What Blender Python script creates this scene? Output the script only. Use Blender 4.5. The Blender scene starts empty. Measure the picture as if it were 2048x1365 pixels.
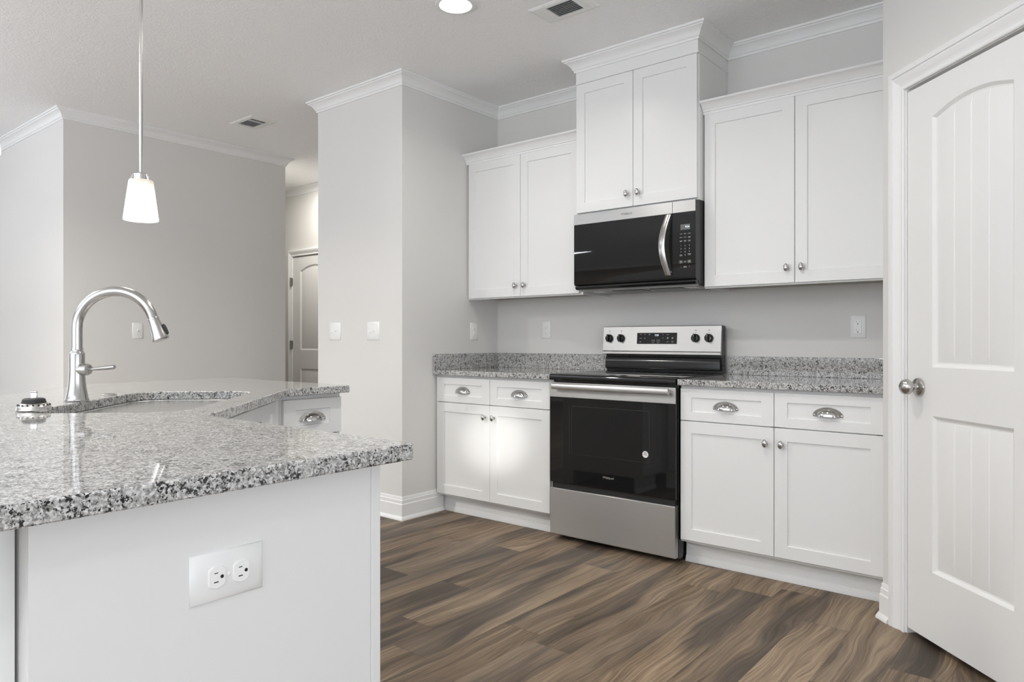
import bpy, bmesh, math, random
from math import sin, cos, pi, sqrt, radians
from mathutils import Vector, Matrix
random.seed(7)
S = bpy.context.scene
COL = S.collection

# ------------------------------------------------------------------ camera
cam_d = bpy.data.cameras.new('camera')
cam_d.sensor_width = 36.0
cam_d.lens = 1420.5 / 2048 * 36.0
cam_d.shift_y = -1.8 / 2048
cam_d.clip_start = 0.02
cam = bpy.data.objects.new('camera', cam_d)
COL.objects.link(cam)
cam.location = (3.2885, -3.8594, 1.106)
cam.rotation_euler = (radians(90), 0, radians(39.28))
S.camera = cam

# ------------------------------------------------------------------ world, exposure
W = bpy.data.worlds.new('world')
S.world = W
W.use_nodes = True
W.node_tree.nodes['Background'].inputs[0].default_value = (0.93, 0.96, 1.0, 1)
W.node_tree.nodes['Background'].inputs[1].default_value = 0.5
S.view_settings.view_transform = 'Standard'
S.view_settings.look = 'None'
S.view_settings.gamma = 1
S.view_settings.exposure = 0.07
S.view_settings.use_curve_mapping = False
S.cycles.max_bounces = 12
S.cycles.diffuse_bounces = 7
S.cycles.glossy_bounces = 5
S.cycles.sample_clamp_indirect = 6
S.cycles.use_denoising = True
S.cycles.caustics_reflective = False
S.cycles.caustics_refractive = False


def area(name, loc, rot, sx, sy, watts, col=(1, 1, 1), spread=None):
    l = bpy.data.lights.new(name, 'AREA')
    l.shape = 'RECTANGLE'
    l.size, l.size_y = sx, sy
    l.energy = watts
    l.color = col
    if spread: l.spread = spread
    o = bpy.data.objects.new(name, l)
    COL.objects.link(o)
    o.location = loc
    o.rotation_euler = rot
    return o


# added area lights for assumed living room daylight; no windows are modelled
FILL_TINT = (0.915, 0.985, 1.10)  # cool tint shared by the added fill lights
area('fill_south', (1.6, -7.88, 1.2), (radians(90), 0, 0), 6.5, 2.0, 62, FILL_TINT)
area('fill_east', (6.88, -4.5, 1.05), (radians(90), 0, radians(90)), 5.0, 1.9, 84, FILL_TINT)
area('fill_west', (-6.88, -5.2, 1.3), (radians(90), 0, radians(-90)), 3.2, 1.8, 32, FILL_TINT)
# added fill lights in the living room, aimed up to brighten the ceiling
area('ceiling_fill', (2.6, -6.2, 1.3), (radians(180), 0, 0), .6, .6, 124, FILL_TINT)
area('ceiling_fill', (-2.5, -5.2, 1.3), (radians(180), 0, 0), .6, .6, 98, FILL_TINT)
area('ceiling_fill', (0.2, -6.8, 1.0), (radians(180), 0, 0), .6, .6, 40, FILL_TINT)

# added narrow spot, clears the island and brightens the left base cabinet doors
sp_ = bpy.data.lights.new('patch_spot', 'SPOT'); sp_.energy = 1000; sp_.spot_size = radians(4.6); sp_.spot_blend = 1.0; sp_.shadow_soft_size = .045; sp_.color = (1, .99, .96)
so_ = bpy.data.objects.new('patch_spot', sp_); COL.objects.link(so_); so_.location = (4.62, -5.3, 1.3)
so_.rotation_euler = (Vector((.51, -.627, .50)) - Vector((4.62, -5.3, 1.3))).to_track_quat('-Z', 'Y').to_euler()

H = 2.748

# ------------------------------------------------------------------ node helpers
class NT:
    def __init__(s, name):
        s.m = bpy.data.materials.new(name)
        s.m.use_nodes = True
        s.t = s.m.node_tree
        s.n = s.t.nodes
        s.b = s.n['Principled BSDF']
        s.out = s.n['Material Output']

    def new(s, typ, **kw):
        n = s.n.new(typ)
        for k, v in kw.items(): setattr(n, k, v)
        return n

    def link(s, a, b): s.t.links.new(a, b)

    def put(s, sock, v):
        if isinstance(v, bpy.types.NodeSocket): s.link(v, sock)
        else: sock.default_value = v

    def math(s, op, a, b=0.0, c=None, clamp=False):
        n = s.new('ShaderNodeMath', operation=op)
        n.use_clamp = clamp
        s.put(n.inputs[0], a)
        s.put(n.inputs[1], b)
        if c is not None: s.put(n.inputs[2], c)
        return n.outputs[0]

    def ramp(s, v, stops, interp='LINEAR'):
        n = s.new('ShaderNodeValToRGB')
        n.color_ramp.interpolation = interp
        e = n.color_ramp.elements
        while len(e) < len(stops): e.new(0.5)
        for el, (p, c) in zip(e, stops):
            el.position = p
            el.color = (c[0], c[1], c[2], 1) if isinstance(c, (tuple, list)) else (c, c, c, 1)
        s.put(n.inputs[0], v)
        return n.outputs[0]

    def mix(s, f, a, b, mode='MIX'):
        n = s.new('ShaderNodeMix', data_type='RGBA', blend_type=mode)
        s.put(n.inputs[0], f)
        for sock, v in ((n.inputs[6], a), (n.inputs[7], b)):
            s.put(sock, v if isinstance(v, bpy.types.NodeSocket) else (v[0], v[1], v[2], 1))
        return n.outputs[2]

    def noise(s, vec, scale, detail=3, rough=0.5, dist=0.0):
        n = s.new('ShaderNodeTexNoise')
        s.put(n.inputs['Vector'], vec)
        n.inputs['Scale'].default_value = scale
        n.inputs['Detail'].default_value = detail
        n.inputs['Roughness'].default_value = rough
        n.inputs['Distortion'].default_value = dist
        return n.outputs['Fac']

    def voro(s, vec, scale, feature='F1', out='Distance', rnd=1.0):
        n = s.new('ShaderNodeTexVoronoi', feature=feature)
        s.put(n.inputs['Vector'], vec)
        n.inputs['Scale'].default_value = scale
        n.inputs['Randomness'].default_value = rnd
        return n.outputs[out]

    def coord(s, which='Object'):
        return s.new('ShaderNodeTexCoord').outputs[which]

    def scaled(s, vec, sx, sy, sz, loc=(0, 0, 0), rot=(0, 0, 0)):
        n = s.new('ShaderNodeMapping')
        s.put(n.inputs[0], vec)
        n.inputs[1].default_value = loc
        n.inputs[2].default_value = rot
        n.inputs[3].default_value = (sx, sy, sz)
        return n.outputs[0]

    def bump(s, h, strength=0.1, dist=0.001):
        n = s.new('ShaderNodeBump')
        n.inputs['Strength'].default_value = strength
        n.inputs['Distance'].default_value = dist
        s.put(n.inputs['Height'], h)
        s.link(n.outputs[0], s.b.inputs['Normal'])

    def set(s, **kw):
        names = {'color': 'Base Color', 'rough': 'Roughness', 'metal': 'Metallic', 'spec': 'Specular IOR Level',
                 'coat': 'Coat Weight', 'coatr': 'Coat Roughness', 'emis': 'Emission Color', 'es': 'Emission Strength', 'trans': 'Transmission Weight'}
        for k, v in kw.items():
            if isinstance(v, (tuple, list)) and len(v) == 3: v = (*v, 1)
            s.put(s.b.inputs[names[k]], v)
        return s


def plain(name, color, rough=0.5, metal=0.0, **kw):
    t = NT(name)
    t.set(color=color, rough=rough, metal=metal, **kw)
    return t.m


def painted(name, color, rough, bscale, bstr, detail=2):
    t = NT(name)
    t.set(color=color, rough=rough)
    t.bump(t.noise(t.coord(), bscale, detail), bstr, 0.0012)
    return t.m


M = {}
M['wall'] = painted('greige_wall_paint', (0.685, 0.675, 0.650), 0.62, 160, 0.10)
M['cab'] = painted('white_cabinet_lacquer', (0.76, 0.76, 0.745), 0.32, 60, 0.02)
M['trim'] = painted('white_trim_paint', (0.80, 0.80, 0.79), 0.38, 60, 0.02)
M['door'] = painted('white_door_paint', (0.79, 0.785, 0.768), 0.40, 220, 0.06)
M['plastic'] = plain('white_plastic', (0.80, 0.80, 0.78), 0.30)
M['plastic_bright'] = plain('white_outlet_plastic', (0.86, 0.86, 0.84), 0.28)
M['black_gloss'] = plain('black_enamel', (0.012, 0.012, 0.012), 0.12)
M['black_glass'] = plain('black_glass', (0.010, 0.010, 0.010), 0.035, spec=0.38)
M['black_matte'] = plain('black_matte', (0.016, 0.016, 0.015), 0.5)
M['dark_grey'] = plain('dark_grey_enamel', (0.05, 0.05, 0.048), 0.35)
M['slot'] = plain('dark_slot', (0.01, 0.01, 0.01), 0.8)
M['chrome'] = plain('polished_chrome', (0.56, 0.55, 0.535), 0.07, 1.0)
M['chrome_shade'] = M['chrome']
M['rubber'] = plain('dark_rubber', (0.02, 0.02, 0.02), 0.6)
M['white_ink'] = plain('white_print', (0.45, 0.45, 0.44), 0.5)
M['grey_ink'] = plain('grey_print', (0.18, 0.18, 0.18), 0.5)
M['dark_ink'] = plain('dark_print', (0.06, 0.06, 0.06), 0.5)
M['led'] = plain('lit_digits', (0.5, 0.6, 0.7), 0.5, emis=(0.75, 0.88, 1.0), es=1.1)
M['lcd'] = plain('grey_display_window', (0.12, 0.12, 0.115), 0.2)
M['galv'] = plain('grey_metal_mesh', (0.30, 0.295, 0.28), 0.4, 0.8)
M['underside'] = plain('cabinet_underside_board', (0.36, 0.33, 0.29), 0.6)
M['sticker'] = plain('white_sticker_paper', (0.80, 0.78, 0.77), 0.5)
M['duct'] = plain('dark_duct_interior', (0.05, 0.05, 0.05), 0.7)


def ceiling_mat():
    t = NT('textured_ceiling_paint')
    t.set(color=(0.88, 0.88, 0.872), rough=0.75)
    v = t.coord()
    w = t.noise(v, 9, 3, 0.6, 1.6)
    f = t.noise(t.scaled(v, 1, 1, 1), 34, 4, 0.6, 2.2)
    h = t.math('ADD', t.math('MULTIPLY', t.ramp(f, [(0.45, 0.0), (0.62, 1.0)]), 0.7), t.math('MULTIPLY', w, 0.5))
    t.bump(h, 0.42, 0.004)
    return t.m


M['ceiling'] = ceiling_mat()


def steel(name, color, rough, axis='x', aniso=0.75, bs=0.06):
    t = NT(name)
    v = t.coord()
    sc = {'x': (2, 700, 700), 'z': (700, 700, 2)}[axis]
    n = t.noise(t.scaled(v, *sc), 1.0, 2, 0.6)
    t.set(color=t.mix(n, tuple(c * 0.92 for c in color), tuple(min(1, c * 1.06) for c in color)), metal=1.0,
          rough=t.math('ADD', t.math('MULTIPLY', n, 0.08), rough - 0.04))
    tg = t.new('ShaderNodeTangent', direction_type='RADIAL', axis='Z')
    t.link(tg.outputs[0], t.b.inputs['Tangent'])
    t.b.inputs['Anisotropic'].default_value = aniso
    t.b.inputs['Anisotropic Rotation'].default_value = 0.25 if axis == 'x' else 0.0
    t.bump(n, bs, 0.0004)
    return t.m


M['steel'] = steel('brushed_stainless_steel', (0.545, 0.54, 0.528), 0.36, 'x')
M['steel_z'] = steel('brushed_nickel', (0.46, 0.45, 0.435), 0.22, 'z', .35)
M['nickel'] = plain('satin_nickel', (0.52, 0.505, 0.485), 0.24, 1.0)
M['sink_steel'] = plain('sink_stainless_steel', (0.74, 0.735, 0.72), 0.26, 1.0)


def granite():
    t = NT('speckled_grey_granite')
    v = t.coord()
    dn = t.new('ShaderNodeTexNoise'); t.put(dn.inputs['Vector'], v); dn.inputs['Scale'].default_value = 90
    sc = t.new('ShaderNodeVectorMath', operation='SCALE'); t.put(sc.inputs[0], dn.outputs['Color']); sc.inputs['Scale'].default_value = 0.006
    vv = t.new('ShaderNodeVectorMath', operation='ADD')
    t.put(vv.inputs[0], v); t.put(vv.inputs[1], sc.outputs[0])
    p = vv.outputs[0]
    base = t.ramp(t.noise(p, 185, 4, 0.62), [(0.36, (0.30, 0.295, 0.28)), (0.47, (0.46, 0.455, 0.44)), (0.56, (0.63, 0.625, 0.605)), (0.70, (0.74, 0.735, 0.715))])
    cell = t.new('ShaderNodeTexVoronoi', feature='F1')
    t.put(cell.inputs['Vector'], p); cell.inputs['Scale'].default_value = 330
    sep = t.new('ShaderNodeSeparateColor'); t.link(cell.outputs['Color'], sep.inputs[0])
    lightc = t.ramp(sep.outputs[0], [(0.0, 0.70), (0.5, 0.92), (1.0, 1.10)])
    c1 = t.mix(0.8, base, lightc, 'MULTIPLY')
    g = t.ramp(t.noise(t.scaled(p, 1, 1, 1, (3, 7, 1)), 150, 3, 0.62), [(0.535, 0.0), (0.60, 1.0)])
    c2 = t.mix(t.math('MULTIPLY', g, 0.85), c1, (0.17, 0.167, 0.158))
    cl = t.noise(t.scaled(p, 1, 1, 1, (9, 2, 4)), 55, 2, 0.5)
    bk = t.noise(t.scaled(p, 1, 1, 1, (5, 5, 8)), 230, 2, 0.6)
    bsum = t.math('ADD', bk, t.math('MULTIPLY', t.math('SUBTRACT', cl, 0.5), 0.6))
    bm_ = t.ramp(bsum, [(0.575, 0.0), (0.62, 1.0)])
    c3 = t.mix(bm_, c2, (0.025, 0.024, 0.023))
    t.set(color=c3, rough=0.04, spec=0.5)
    return t.m


M['granite'] = granite()


def wood_floor():
    t = NT('walnut_vinyl_planks')
    v = t.coord()
    s = t.new('ShaderNodeSeparateXYZ'); t.link(v, s.inputs[0])
    X, Y = s.outputs[0], s.outputs[1]
    PW, PL = 0.178, 1.22
    xr = t.math('DIVIDE', t.math('ADD', X, 20.03), PW)
    row = t.math('FLOOR', xr)
    fx = t.math('SUBTRACT', xr, row)
    wn = t.new('ShaderNodeTexWhiteNoise', noise_dimensions='1D'); t.link(row, wn.inputs['W'])
    yr = t.math('ADD', t.math('DIVIDE', t.math('ADD', Y, 20.0), PL), wn.outputs['Value'])
    idx = t.math('FLOOR', yr)
    fy = t.math('SUBTRACT', yr, idx)
    cmb = t.new('ShaderNodeCombineXYZ'); t.link(row, cmb.inputs[0]); t.link(idx, cmb.inputs[1])
    wn2 = t.new('ShaderNodeTexWhiteNoise', noise_dimensions='3D'); t.link(cmb.outputs[0], wn2.inputs['Vector'])
    rnd = wn2.outputs['Value']
    off = t.new('ShaderNodeVectorMath', operation='SCALE'); t.link(wn2.outputs['Color'], off.inputs[0]); off.inputs['Scale'].default_value = 37.0
    add = t.new('ShaderNodeVectorMath', operation='ADD'); t.link(v, add.inputs[0]); t.link(off.outputs[0], add.inputs[1])
    p = add.outputs[0]
    # slow warp makes the grain lines bend round knots and cathedrals
    w1 = t.noise(t.scaled(p, 4.2, 1.15, 1), 1.0, 2, 0.5)
    w2 = t.noise(t.scaled(p, 11.0, 3.6, 1, (4, 2, 0)), 1.0, 1, 0.5)
    sp = t.new('ShaderNodeSeparateXYZ'); t.link(p, sp.inputs[0])
    u = t.math('ADD', sp.outputs[0], t.math('ADD', t.math('MULTIPLY', t.math('SUBTRACT', w1, 0.5), 0.19), t.math('MULTIPLY', t.math('SUBTRACT', w2, 0.5), 0.026)))
    cg = t.new('ShaderNodeCombineXYZ'); t.link(u, cg.inputs[0]); t.link(sp.outputs[1], cg.inputs[1]); t.link(sp.outputs[2], cg.inputs[2])
    g = cg.outputs[0]
    lines = t.noise(t.scaled(g, 95, 1.6, 1), 1.0, 3, 0.65)
    broad = t.noise(t.scaled(g, 16, 0.8, 1, (6, 6, 0)), 1.0, 3, 0.5)
    fine = t.noise(t.scaled(p, 260, 9, 1), 1.0, 3, 0.6)
    dark = t.noise(t.scaled(g, 5.5, 0.55, 1, (3, 1, 0)), 1.0, 3, 0.55)
    tone = t.math('ADD', t.math('MULTIPLY', lines, 0.42), t.math('MULTIPLY', broad, 0.42))
    tone = t.math('ADD', tone, t.math('MULTIPLY', fine, 0.20))
    tone = t.math('SUBTRACT', tone, 0.02)
    tone = t.math('ADD', tone, t.math('MULTIPLY', t.math('SUBTRACT', rnd, 0.5), 0.09))
    col = t.ramp(tone, [(0.34, (0.055, 0.036, 0.023)), (0.43, (0.130, 0.090, 0.058)), (0.52, (0.230, 0.165, 0.108)), (0.64, (0.36, 0.270, 0.180))])
    pore = t.ramp(t.noise(t.scaled(g, 210, 2.6, 1, (1, 9, 0)), 1.0, 2, 0.6), [(0.56, 0.0), (0.66, 1.0)])
    col = t.mix(t.math('MULTIPLY', pore, 0.45), col, (0.050, 0.034, 0.023))
    dk = t.ramp(dark, [(0.49, 0.0), (0.60, 1.0)])
    col = t.mix(t.math('MULTIPLY', dk, 0.74), col, (0.036, 0.031, 0.028))
    gry = t.ramp(t.noise(t.scaled(p, 3.0, 0.7, 1, (8, 3, 0)), 1.0, 2), [(0.48, 0.0), (0.65, 1.0)])
    col = t.mix(t.math('MULTIPLY', gry, 0.28), col, (0.150, 0.128, 0.108))
    # seams
    ex = t.math('MINIMUM', fx, t.math('SUBTRACT', 1.0, fx))
    ey = t.math('MINIMUM', fy, t.math('SUBTRACT', 1.0, fy))
    sx = t.math('LESS_THAN', ex, 0.0045)
    sy = t.math('LESS_THAN', ey, 0.0008)
    seam = t.math('MAXIMUM', sx, sy)
    col = t.mix(t.math('MULTIPLY', seam, 0.55), col, (0.03, 0.022, 0.016))
    t.set(color=col, rough=t.math('MULTIPLY_ADD', fine, 0.12, 0.44), spec=0.28)
    t.bump(t.math('SUBTRACT', t.math('MULTIPLY', fine, 0.4), t.math('MULTIPLY', seam, 0.8)), 0.25, 0.0006)
    return t.m


M['floor'] = wood_floor()


def shade_glass():
    t = NT('lit_frosted_glass')
    s = t.new('ShaderNodeSeparateXYZ'); t.link(t.coord('Object'), s.inputs[0])
    f = t.ramp(t.math('MULTIPLY', s.outputs[2], -1.0 / 0.14), [(0.05, 0.0), (0.50, 1.0)])
    t.set(color=(0.50, 0.48, 0.44), rough=0.35, emis=t.mix(f, (1.0, 0.88, 0.70), (1.0, 0.97, 0.90)), es=t.math('MULTIPLY_ADD', f, 1.5, 0.34))
    return t.m


M['shade'] = shade_glass()
M['lamp'] = plain('lit_lens', (1, 1, 1), 0.5, emis=(1, 0.97, 0.92), es=14)


# ------------------------------------------------------------------ mesh builder
class MB:
    def __init__(s):
        s.bm = bmesh.new()

    def _q(s, vs):
        try: return s.bm.faces.new(vs)
        except ValueError: return None

    def box(s, x0, x1, y0, y1, z0, z1):
        v = [s.bm.verts.new((x, y, z)) for z in (z0, z1) for y in (y0, y1) for x in (x0, x1)]
        for f in ((0, 2, 3, 1), (4, 5, 7, 6), (0, 1, 5, 4), (2, 6, 7, 3), (0, 4, 6, 2), (1, 3, 7, 5)):
            s._q([v[i] for i in f])
        return s

    def prism(s, poly, z0, z1):
        a = [s.bm.verts.new((x, y, z0)) for x, y in poly]
        b = [s.bm.verts.new((x, y, z1)) for x, y in poly]
        s._q(a[::-1]); s._q(b)
        n = len(poly)
        for i in range(n):
            j = (i + 1) % n
            s._q([a[i], a[j], b[j], b[i]])
        return s

    def loft(s, rings, cap0=True, cap1=True, closed=True):
        R = [[s.bm.verts.new(p) for p in r] for r in rings]
        n = len(R[0])
        for a, b in zip(R, R[1:]):
            for i in range(n if closed else n - 1):
                j = (i + 1) % n
                s._q([a[i], a[j], b[j], b[i]])
        if cap0: s._q(R[0][::-1])
        if cap1: s._q(R[-1])
        return s

    def lathe(s, prof, c=(0, 0, 0), axis=(0, 0, 1), seg=32, cap0=True, cap1=True, sx=1.0, sy=1.0):
        ax = Vector(axis).normalized()
        q = Vector((0, 0, 1)).rotation_difference(ax)
        rings = []
        for r, h in prof:
            rings.append([Vector(c) + q @ Vector((max(r, 1e-5) * cos(2 * pi * i / seg) * sx, max(r, 1e-5) * sin(2 * pi * i / seg) * sy, h)) for i in range(seg)])
        return s.loft(rings, cap0, cap1)

    def tube(s, pts, rad, seg=16, cap=True):
        pts = [Vector(p) for p in pts]
        if not isinstance(rad, (list, tuple)): rad = [rad] * len(pts)
        rings = []
        t0 = (pts[1] - pts[0]).normalized()
        up = Vector((0, 0, 1)) if abs(t0.z) < 0.9 else Vector((1, 0, 0))
        nrm = (up - t0 * up.dot(t0)).normalized()
        for i, p in enumerate(pts):
            if i == 0: t = t0
            elif i == len(pts) - 1: t = (pts[i] - pts[i - 1]).normalized()
            else: t = ((pts[i + 1] - p).normalized() + (p - pts[i - 1]).normalized()).normalized()
            nrm = (nrm - t * nrm.dot(t)).normalized()
            bn = t.cross(nrm)
            rings.append([p + (nrm * cos(2 * pi * k / seg) + bn * sin(2 * pi * k / seg)) * rad[i] for k in range(seg)])
        return s.loft(rings, cap, cap)

    def mold(s, path, prof, A=(1, 0, 0), B=(0, 1, 0), Cx=(0, 0, 1), side=1):
        """extrude profile (offset, height) along a 2D path in the plane A,B; height goes along Cx"""
        A, B, Cx = Vector(A), Vector(B), Vector(Cx)
        P = [Vector((p[0], p[1])) for p in path]
        rings = []
        for i in range(len(P)):
            ns = []
            for a, b in ((i - 1, i), (i, i + 1)):
                if a < 0 or b >= len(P): continue
                d = (P[b] - P[a]).normalized()
                ns.append(Vector((-d.y, d.x)) * side)
            m = ns[0] if len(ns) == 1 else (ns[0] + ns[1]) / (1 + ns[0].dot(ns[1]))
            rings.append([A * (P[i].x + m.x * o) + B * (P[i].y + m.y * o) + Cx * h for o, h in prof])
        return s.loft(rings, True, True)

    def text(s, txt, size, loc, right=(1, 0, 0), up=(0, 0, 1), align='CENTER', depth=0.0, shear=0.0):
        c = bpy.data.curves.new('t', 'FONT')
        c.body = txt; c.size = size; c.align_x = align; c.align_y = 'CENTER'; c.extrude = depth; c.shear = shear
        o = bpy.data.objects.new('t', c)
        me = bpy.data.meshes.new_from_object(o)
        r, u = Vector(right).normalized(), Vector(up).normalized()
        nn = r.cross(u)
        mat = Matrix(((r.x, u.x, nn.x, loc[0]), (r.y, u.y, nn.y, loc[1]), (r.z, u.z, nn.z, loc[2]), (0, 0, 0, 1)))
        me.transform(mat)
        s.bm.from_mesh(me)
        bpy.data.objects.remove(o); bpy.data.curves.remove(c); bpy.data.meshes.remove(me)
        return s

    def xf(s, mat):
        bmesh.ops.transform(s.bm, matrix=mat, verts=s.bm.verts)
        return s

    def build(s, name, mat, parent=None, smooth=False, bevel=0.0, seg=2, loc=None, rotz=0.0, label=None, recalc=True):
        if recalc: bmesh.ops.recalc_face_normals(s.bm, faces=s.bm.faces)
        me = bpy.data.meshes.new(name)
        s.bm.to_mesh(me); s.bm.free()
        me.materials.append(mat)
        if smooth:
            for p in me.polygons: p.use_smooth = True
            me.set_sharp_from_angle(angle=radians(smooth if smooth > 1 else 35))
        o = bpy.data.objects.new(name, me)
        COL.objects.link(o)
        if parent: o.parent = parent
        if loc: o.location = loc
        if rotz: o.rotation_euler = (0, 0, rotz)
        if bevel:
            b = o.modifiers.new('bevel', 'BEVEL')
            b.width = bevel; b.segments = seg; b.limit_method = 'ANGLE'; b.angle_limit = radians(40)
        if label: o['label'] = label
        return o


def B(*a): return MB().box(*a)


def thing(name, label, cat, loc=(0, 0, 0), rotz=0.0, group=None):
    o = bpy.data.objects.new(name, None)
    COL.objects.link(o)
    o.empty_display_size = 0.1
    o.location = loc; o.rotation_euler = (0, 0, rotz)
    o['label'] = label; o['category'] = cat
    if group: o['group'] = group
    return o


def tag(o, label, cat, group=None):
    o['label'] = label; o['category'] = cat
    if group: o['group'] = group
    return o


def struct(o, label=None):
    o['kind'] = 'structure'
    if label: o['label'] = label
    return o


def dup(root, loc, rotz, label, group=None):
    r = root.copy(); COL.objects.link(r); r.location = loc; r.rotation_euler = (0, 0, rotz)
    r['label'] = label
    if group: r['group'] = group

    def rec(src, dst):
        for ch in list(src.children):
            c = ch.copy(); COL.objects.link(c); c.parent = dst
            rec(ch, c)
    rec(root, r)
    return r


# ------------------------------------------------------------------ room shell
XR, XL, YS, YH = 7.0, -7.0, -8.0, 0.628
YC, XP = -0.9063, -0.8593           # front and left faces of the partition block
XA, YA0, YA1 = -2.3636, -1.9752, -0.1865
XS = 2.642                           # pantry side wall, facing the kitchen
struct(B(XL - .1, XR + .1, YS - .1, YH + .1, -0.1, 0).build('floor', M['floor']))
struct(B(XL - .1, XR + .1, YS - .1, YH + .1, H, H + 0.1).build('ceiling', M['ceiling']))
struct(B(0, XR, 0, 0.12, 0, H).build('wall_back', M['wall']))
struct(B(XP, 0, YC, YH, 0, H).build('wall_partition', M['wall']))
struct(B(XL, XA, YA0, YA1, 0, H).build('wall_left', M['wall']))
struct(B(XR, XR + .1, YS, 0.1, 0, H).build('wall_right', M['wall']))
struct(B(XL, XR, YS - .1, YS, 0, H).build('wall_front', M['wall']))
struct(B(XL - .1, XL, YS, YH, 0, H).build('wall_west', M['wall']))
# hall wall with its door opening
HD0, HDW, HDH = -3.47, 0.76, 2.012
m = MB()
m.box(XL, HD0 - .006, YH, YH + .1, 0, H).box(HD0 + HDW + .006, XP, YH, YH + .1, 0, H).box(HD0 - .006, HD0 + HDW + .006, YH, YH + .1, HDH + .006, H)
m.box(HD0 - .1, HD0 + HDW + .1, YH + .1, YH + .14, 0, H)
struct(m.build('wall_hall', M['wall']))
# pantry: side wall, 45 degree wall with the door, front wall
CD = 1.905                           # plane x + y = CD
xc = XS; yc = CD - XS                # outer corner
DW, DH = 0.634, 2.045                # door leaf
D0 = 0.150                           # door leaf starts this far along the diagonal from the corner
DL = 0.93                            # length of the diagonal
struct(B(XS, XS + .08, yc - .0, 0, 0, H).build('wall_pantry_side', M['wall']))
m = MB()
m.box(0.0, D0 - .008, 0, .09, 0, H).box(D0 + DW + .008, DL, 0, .09, 0, H).box(D0 - .008, D0 + DW + .008, 0, .09, DH + .010, H)
struct(m.build('wall_pantry', M['wall'], loc=(xc, yc, 0), rotz=radians(-45)))
ex, ey = xc + DL / sqrt(2), yc - DL / sqrt(2)
struct(B(ex, XR, ey, ey + .08, 0, H).build('wall_pantry_front', M['wall']))

# crown mouldings
CROWN = [(0, -.072), (.007, -.072), (.009, -.066), (.009, -.060), (.014, -.057), (.019, -.046), (.028, -.033), (.040, -.023), (.050, -.018), (.053, -.013), (.060, -.011), (.060, 0), (0, 0)]


def crown(name, path, side):
    m = MB().mold(path, CROWN, side=side)
    for v in m.bm.verts: v.co.z += H
    return struct(m.build(name, M['trim'], smooth=30))


crown('trim_1', [(XP, YH), (XP, YC), (0, YC), (0, 0), (0.940, 0)], -1)
crown('trim_2', [(1.690, 0), (XS, 0), (XS, yc)], -1)
crown('trim_3', [(XL, YA0), (XA, YA0), (XA, YA1), (XL, YA1)], -1)
crown('trim_4', [(XL, YH), (XP, YH)], -1)
crown('trim_5', [(ex, ey), (XR, ey), (XR, YS), (XL, YS), (XL, YA0)], -1)

BASE = [(0, 0), (.026, 0), (.026, .006), (.022, .014), (.014, .021), (.013, .022), (.013, .094), (.009, .099), (.009, .119), (.005, .123), (.005, .137), (.003, .141), (0, .141)]


def baseb(name, path, side=-1):
    return struct(MB().mold(path, BASE, side=side).build(name, M['trim'], smooth=30))


baseb('baseboard_partition', [(XP, YH), (XP, YC), (0, YC), (0, -0.56)])
baseb('baseboard_left', [(XL, YA0), (XA, YA0), (XA, YA1), (XL, YA1)])
baseb('baseboard_hall', [(XL, YH), (HD0 - .075, YH)])
baseb('baseboard_pantry', [(XS, yc + .075), (XS, yc), (xc + (D0 - .092) / sqrt(2), yc - (D0 - .092) / sqrt(2))])
baseb('baseboard_right', [(ex, ey), (XR, ey), (XR, YS), (XL, YS), (XL, YA0)])

# ------------------------------------------------------------------ panel doors
def panel_loops(m, x0, x1, z0, z1, rise, grooves, yf):
    """raised plank panel cut into the front face (y = yf, front is -y); returns the outline loop of vertices"""
    ins = 0.047
    a, b = x0 + ins, x1 - ins
    xs = [a]
    dep = [0.0]
    for g in grooves:
        xs += [g - .0035, g, g + .0035]; dep += [0, .0028, 0]
    k = 10
    extra = [a + (b - a) * i / k for i in range(1, k)]
    pts = sorted([(x, d) for x, d in zip(xs, dep)] + [(x, 0.0) for x in extra if all(abs(x - g) > .006 for g in grooves)] + [(b, 0.0)])
    fr = [((x - a) / (b - a), d) for x, d in pts]

    def arch(f): return rise * (1 - (2 * f - 1) ** 2)
    specs = [(0, 0), (.006, .004), (.011, .0095), (.017, .0105), (.047, .0035)]
    loops = []
    for off, d in specs:
        L, R_ = x0 + off, x1 - off
        xx = [L] + [a + (b - a) * f for f, dd in fr[1:-1]] + [R_]
        bot = [m.bm.verts.new((x, yf + d + (dd if off == ins else 0), z0 + off)) for x, (f, dd) in zip(xx, fr)]
        top = [m.bm.verts.new((x, yf + d + (dd if off == ins else 0), z1 - off + arch((x - x0) / (x1 - x0)))) for x, (f, dd) in zip(xx, fr)]
        loops.append((bot, top))
    for (b0, t0), (b1, t1) in zip(loops, loops[1:]):
        r0 = b0 + t0[::-1]; r1 = b1 + t1[::-1]
        n = len(r0)
        for i in range(n):
            j = (i + 1) % n
            m._q([r0[i], r0[j], r1[j], r1[i]])
    bb, tt = loops[-1]
    for i in range(len(bb) - 1):
        m._q([bb[i], bb[i + 1], tt[i + 1], tt[i]])
    b0, t0 = loops[0]
    return b0 + t0[::-1]


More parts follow.
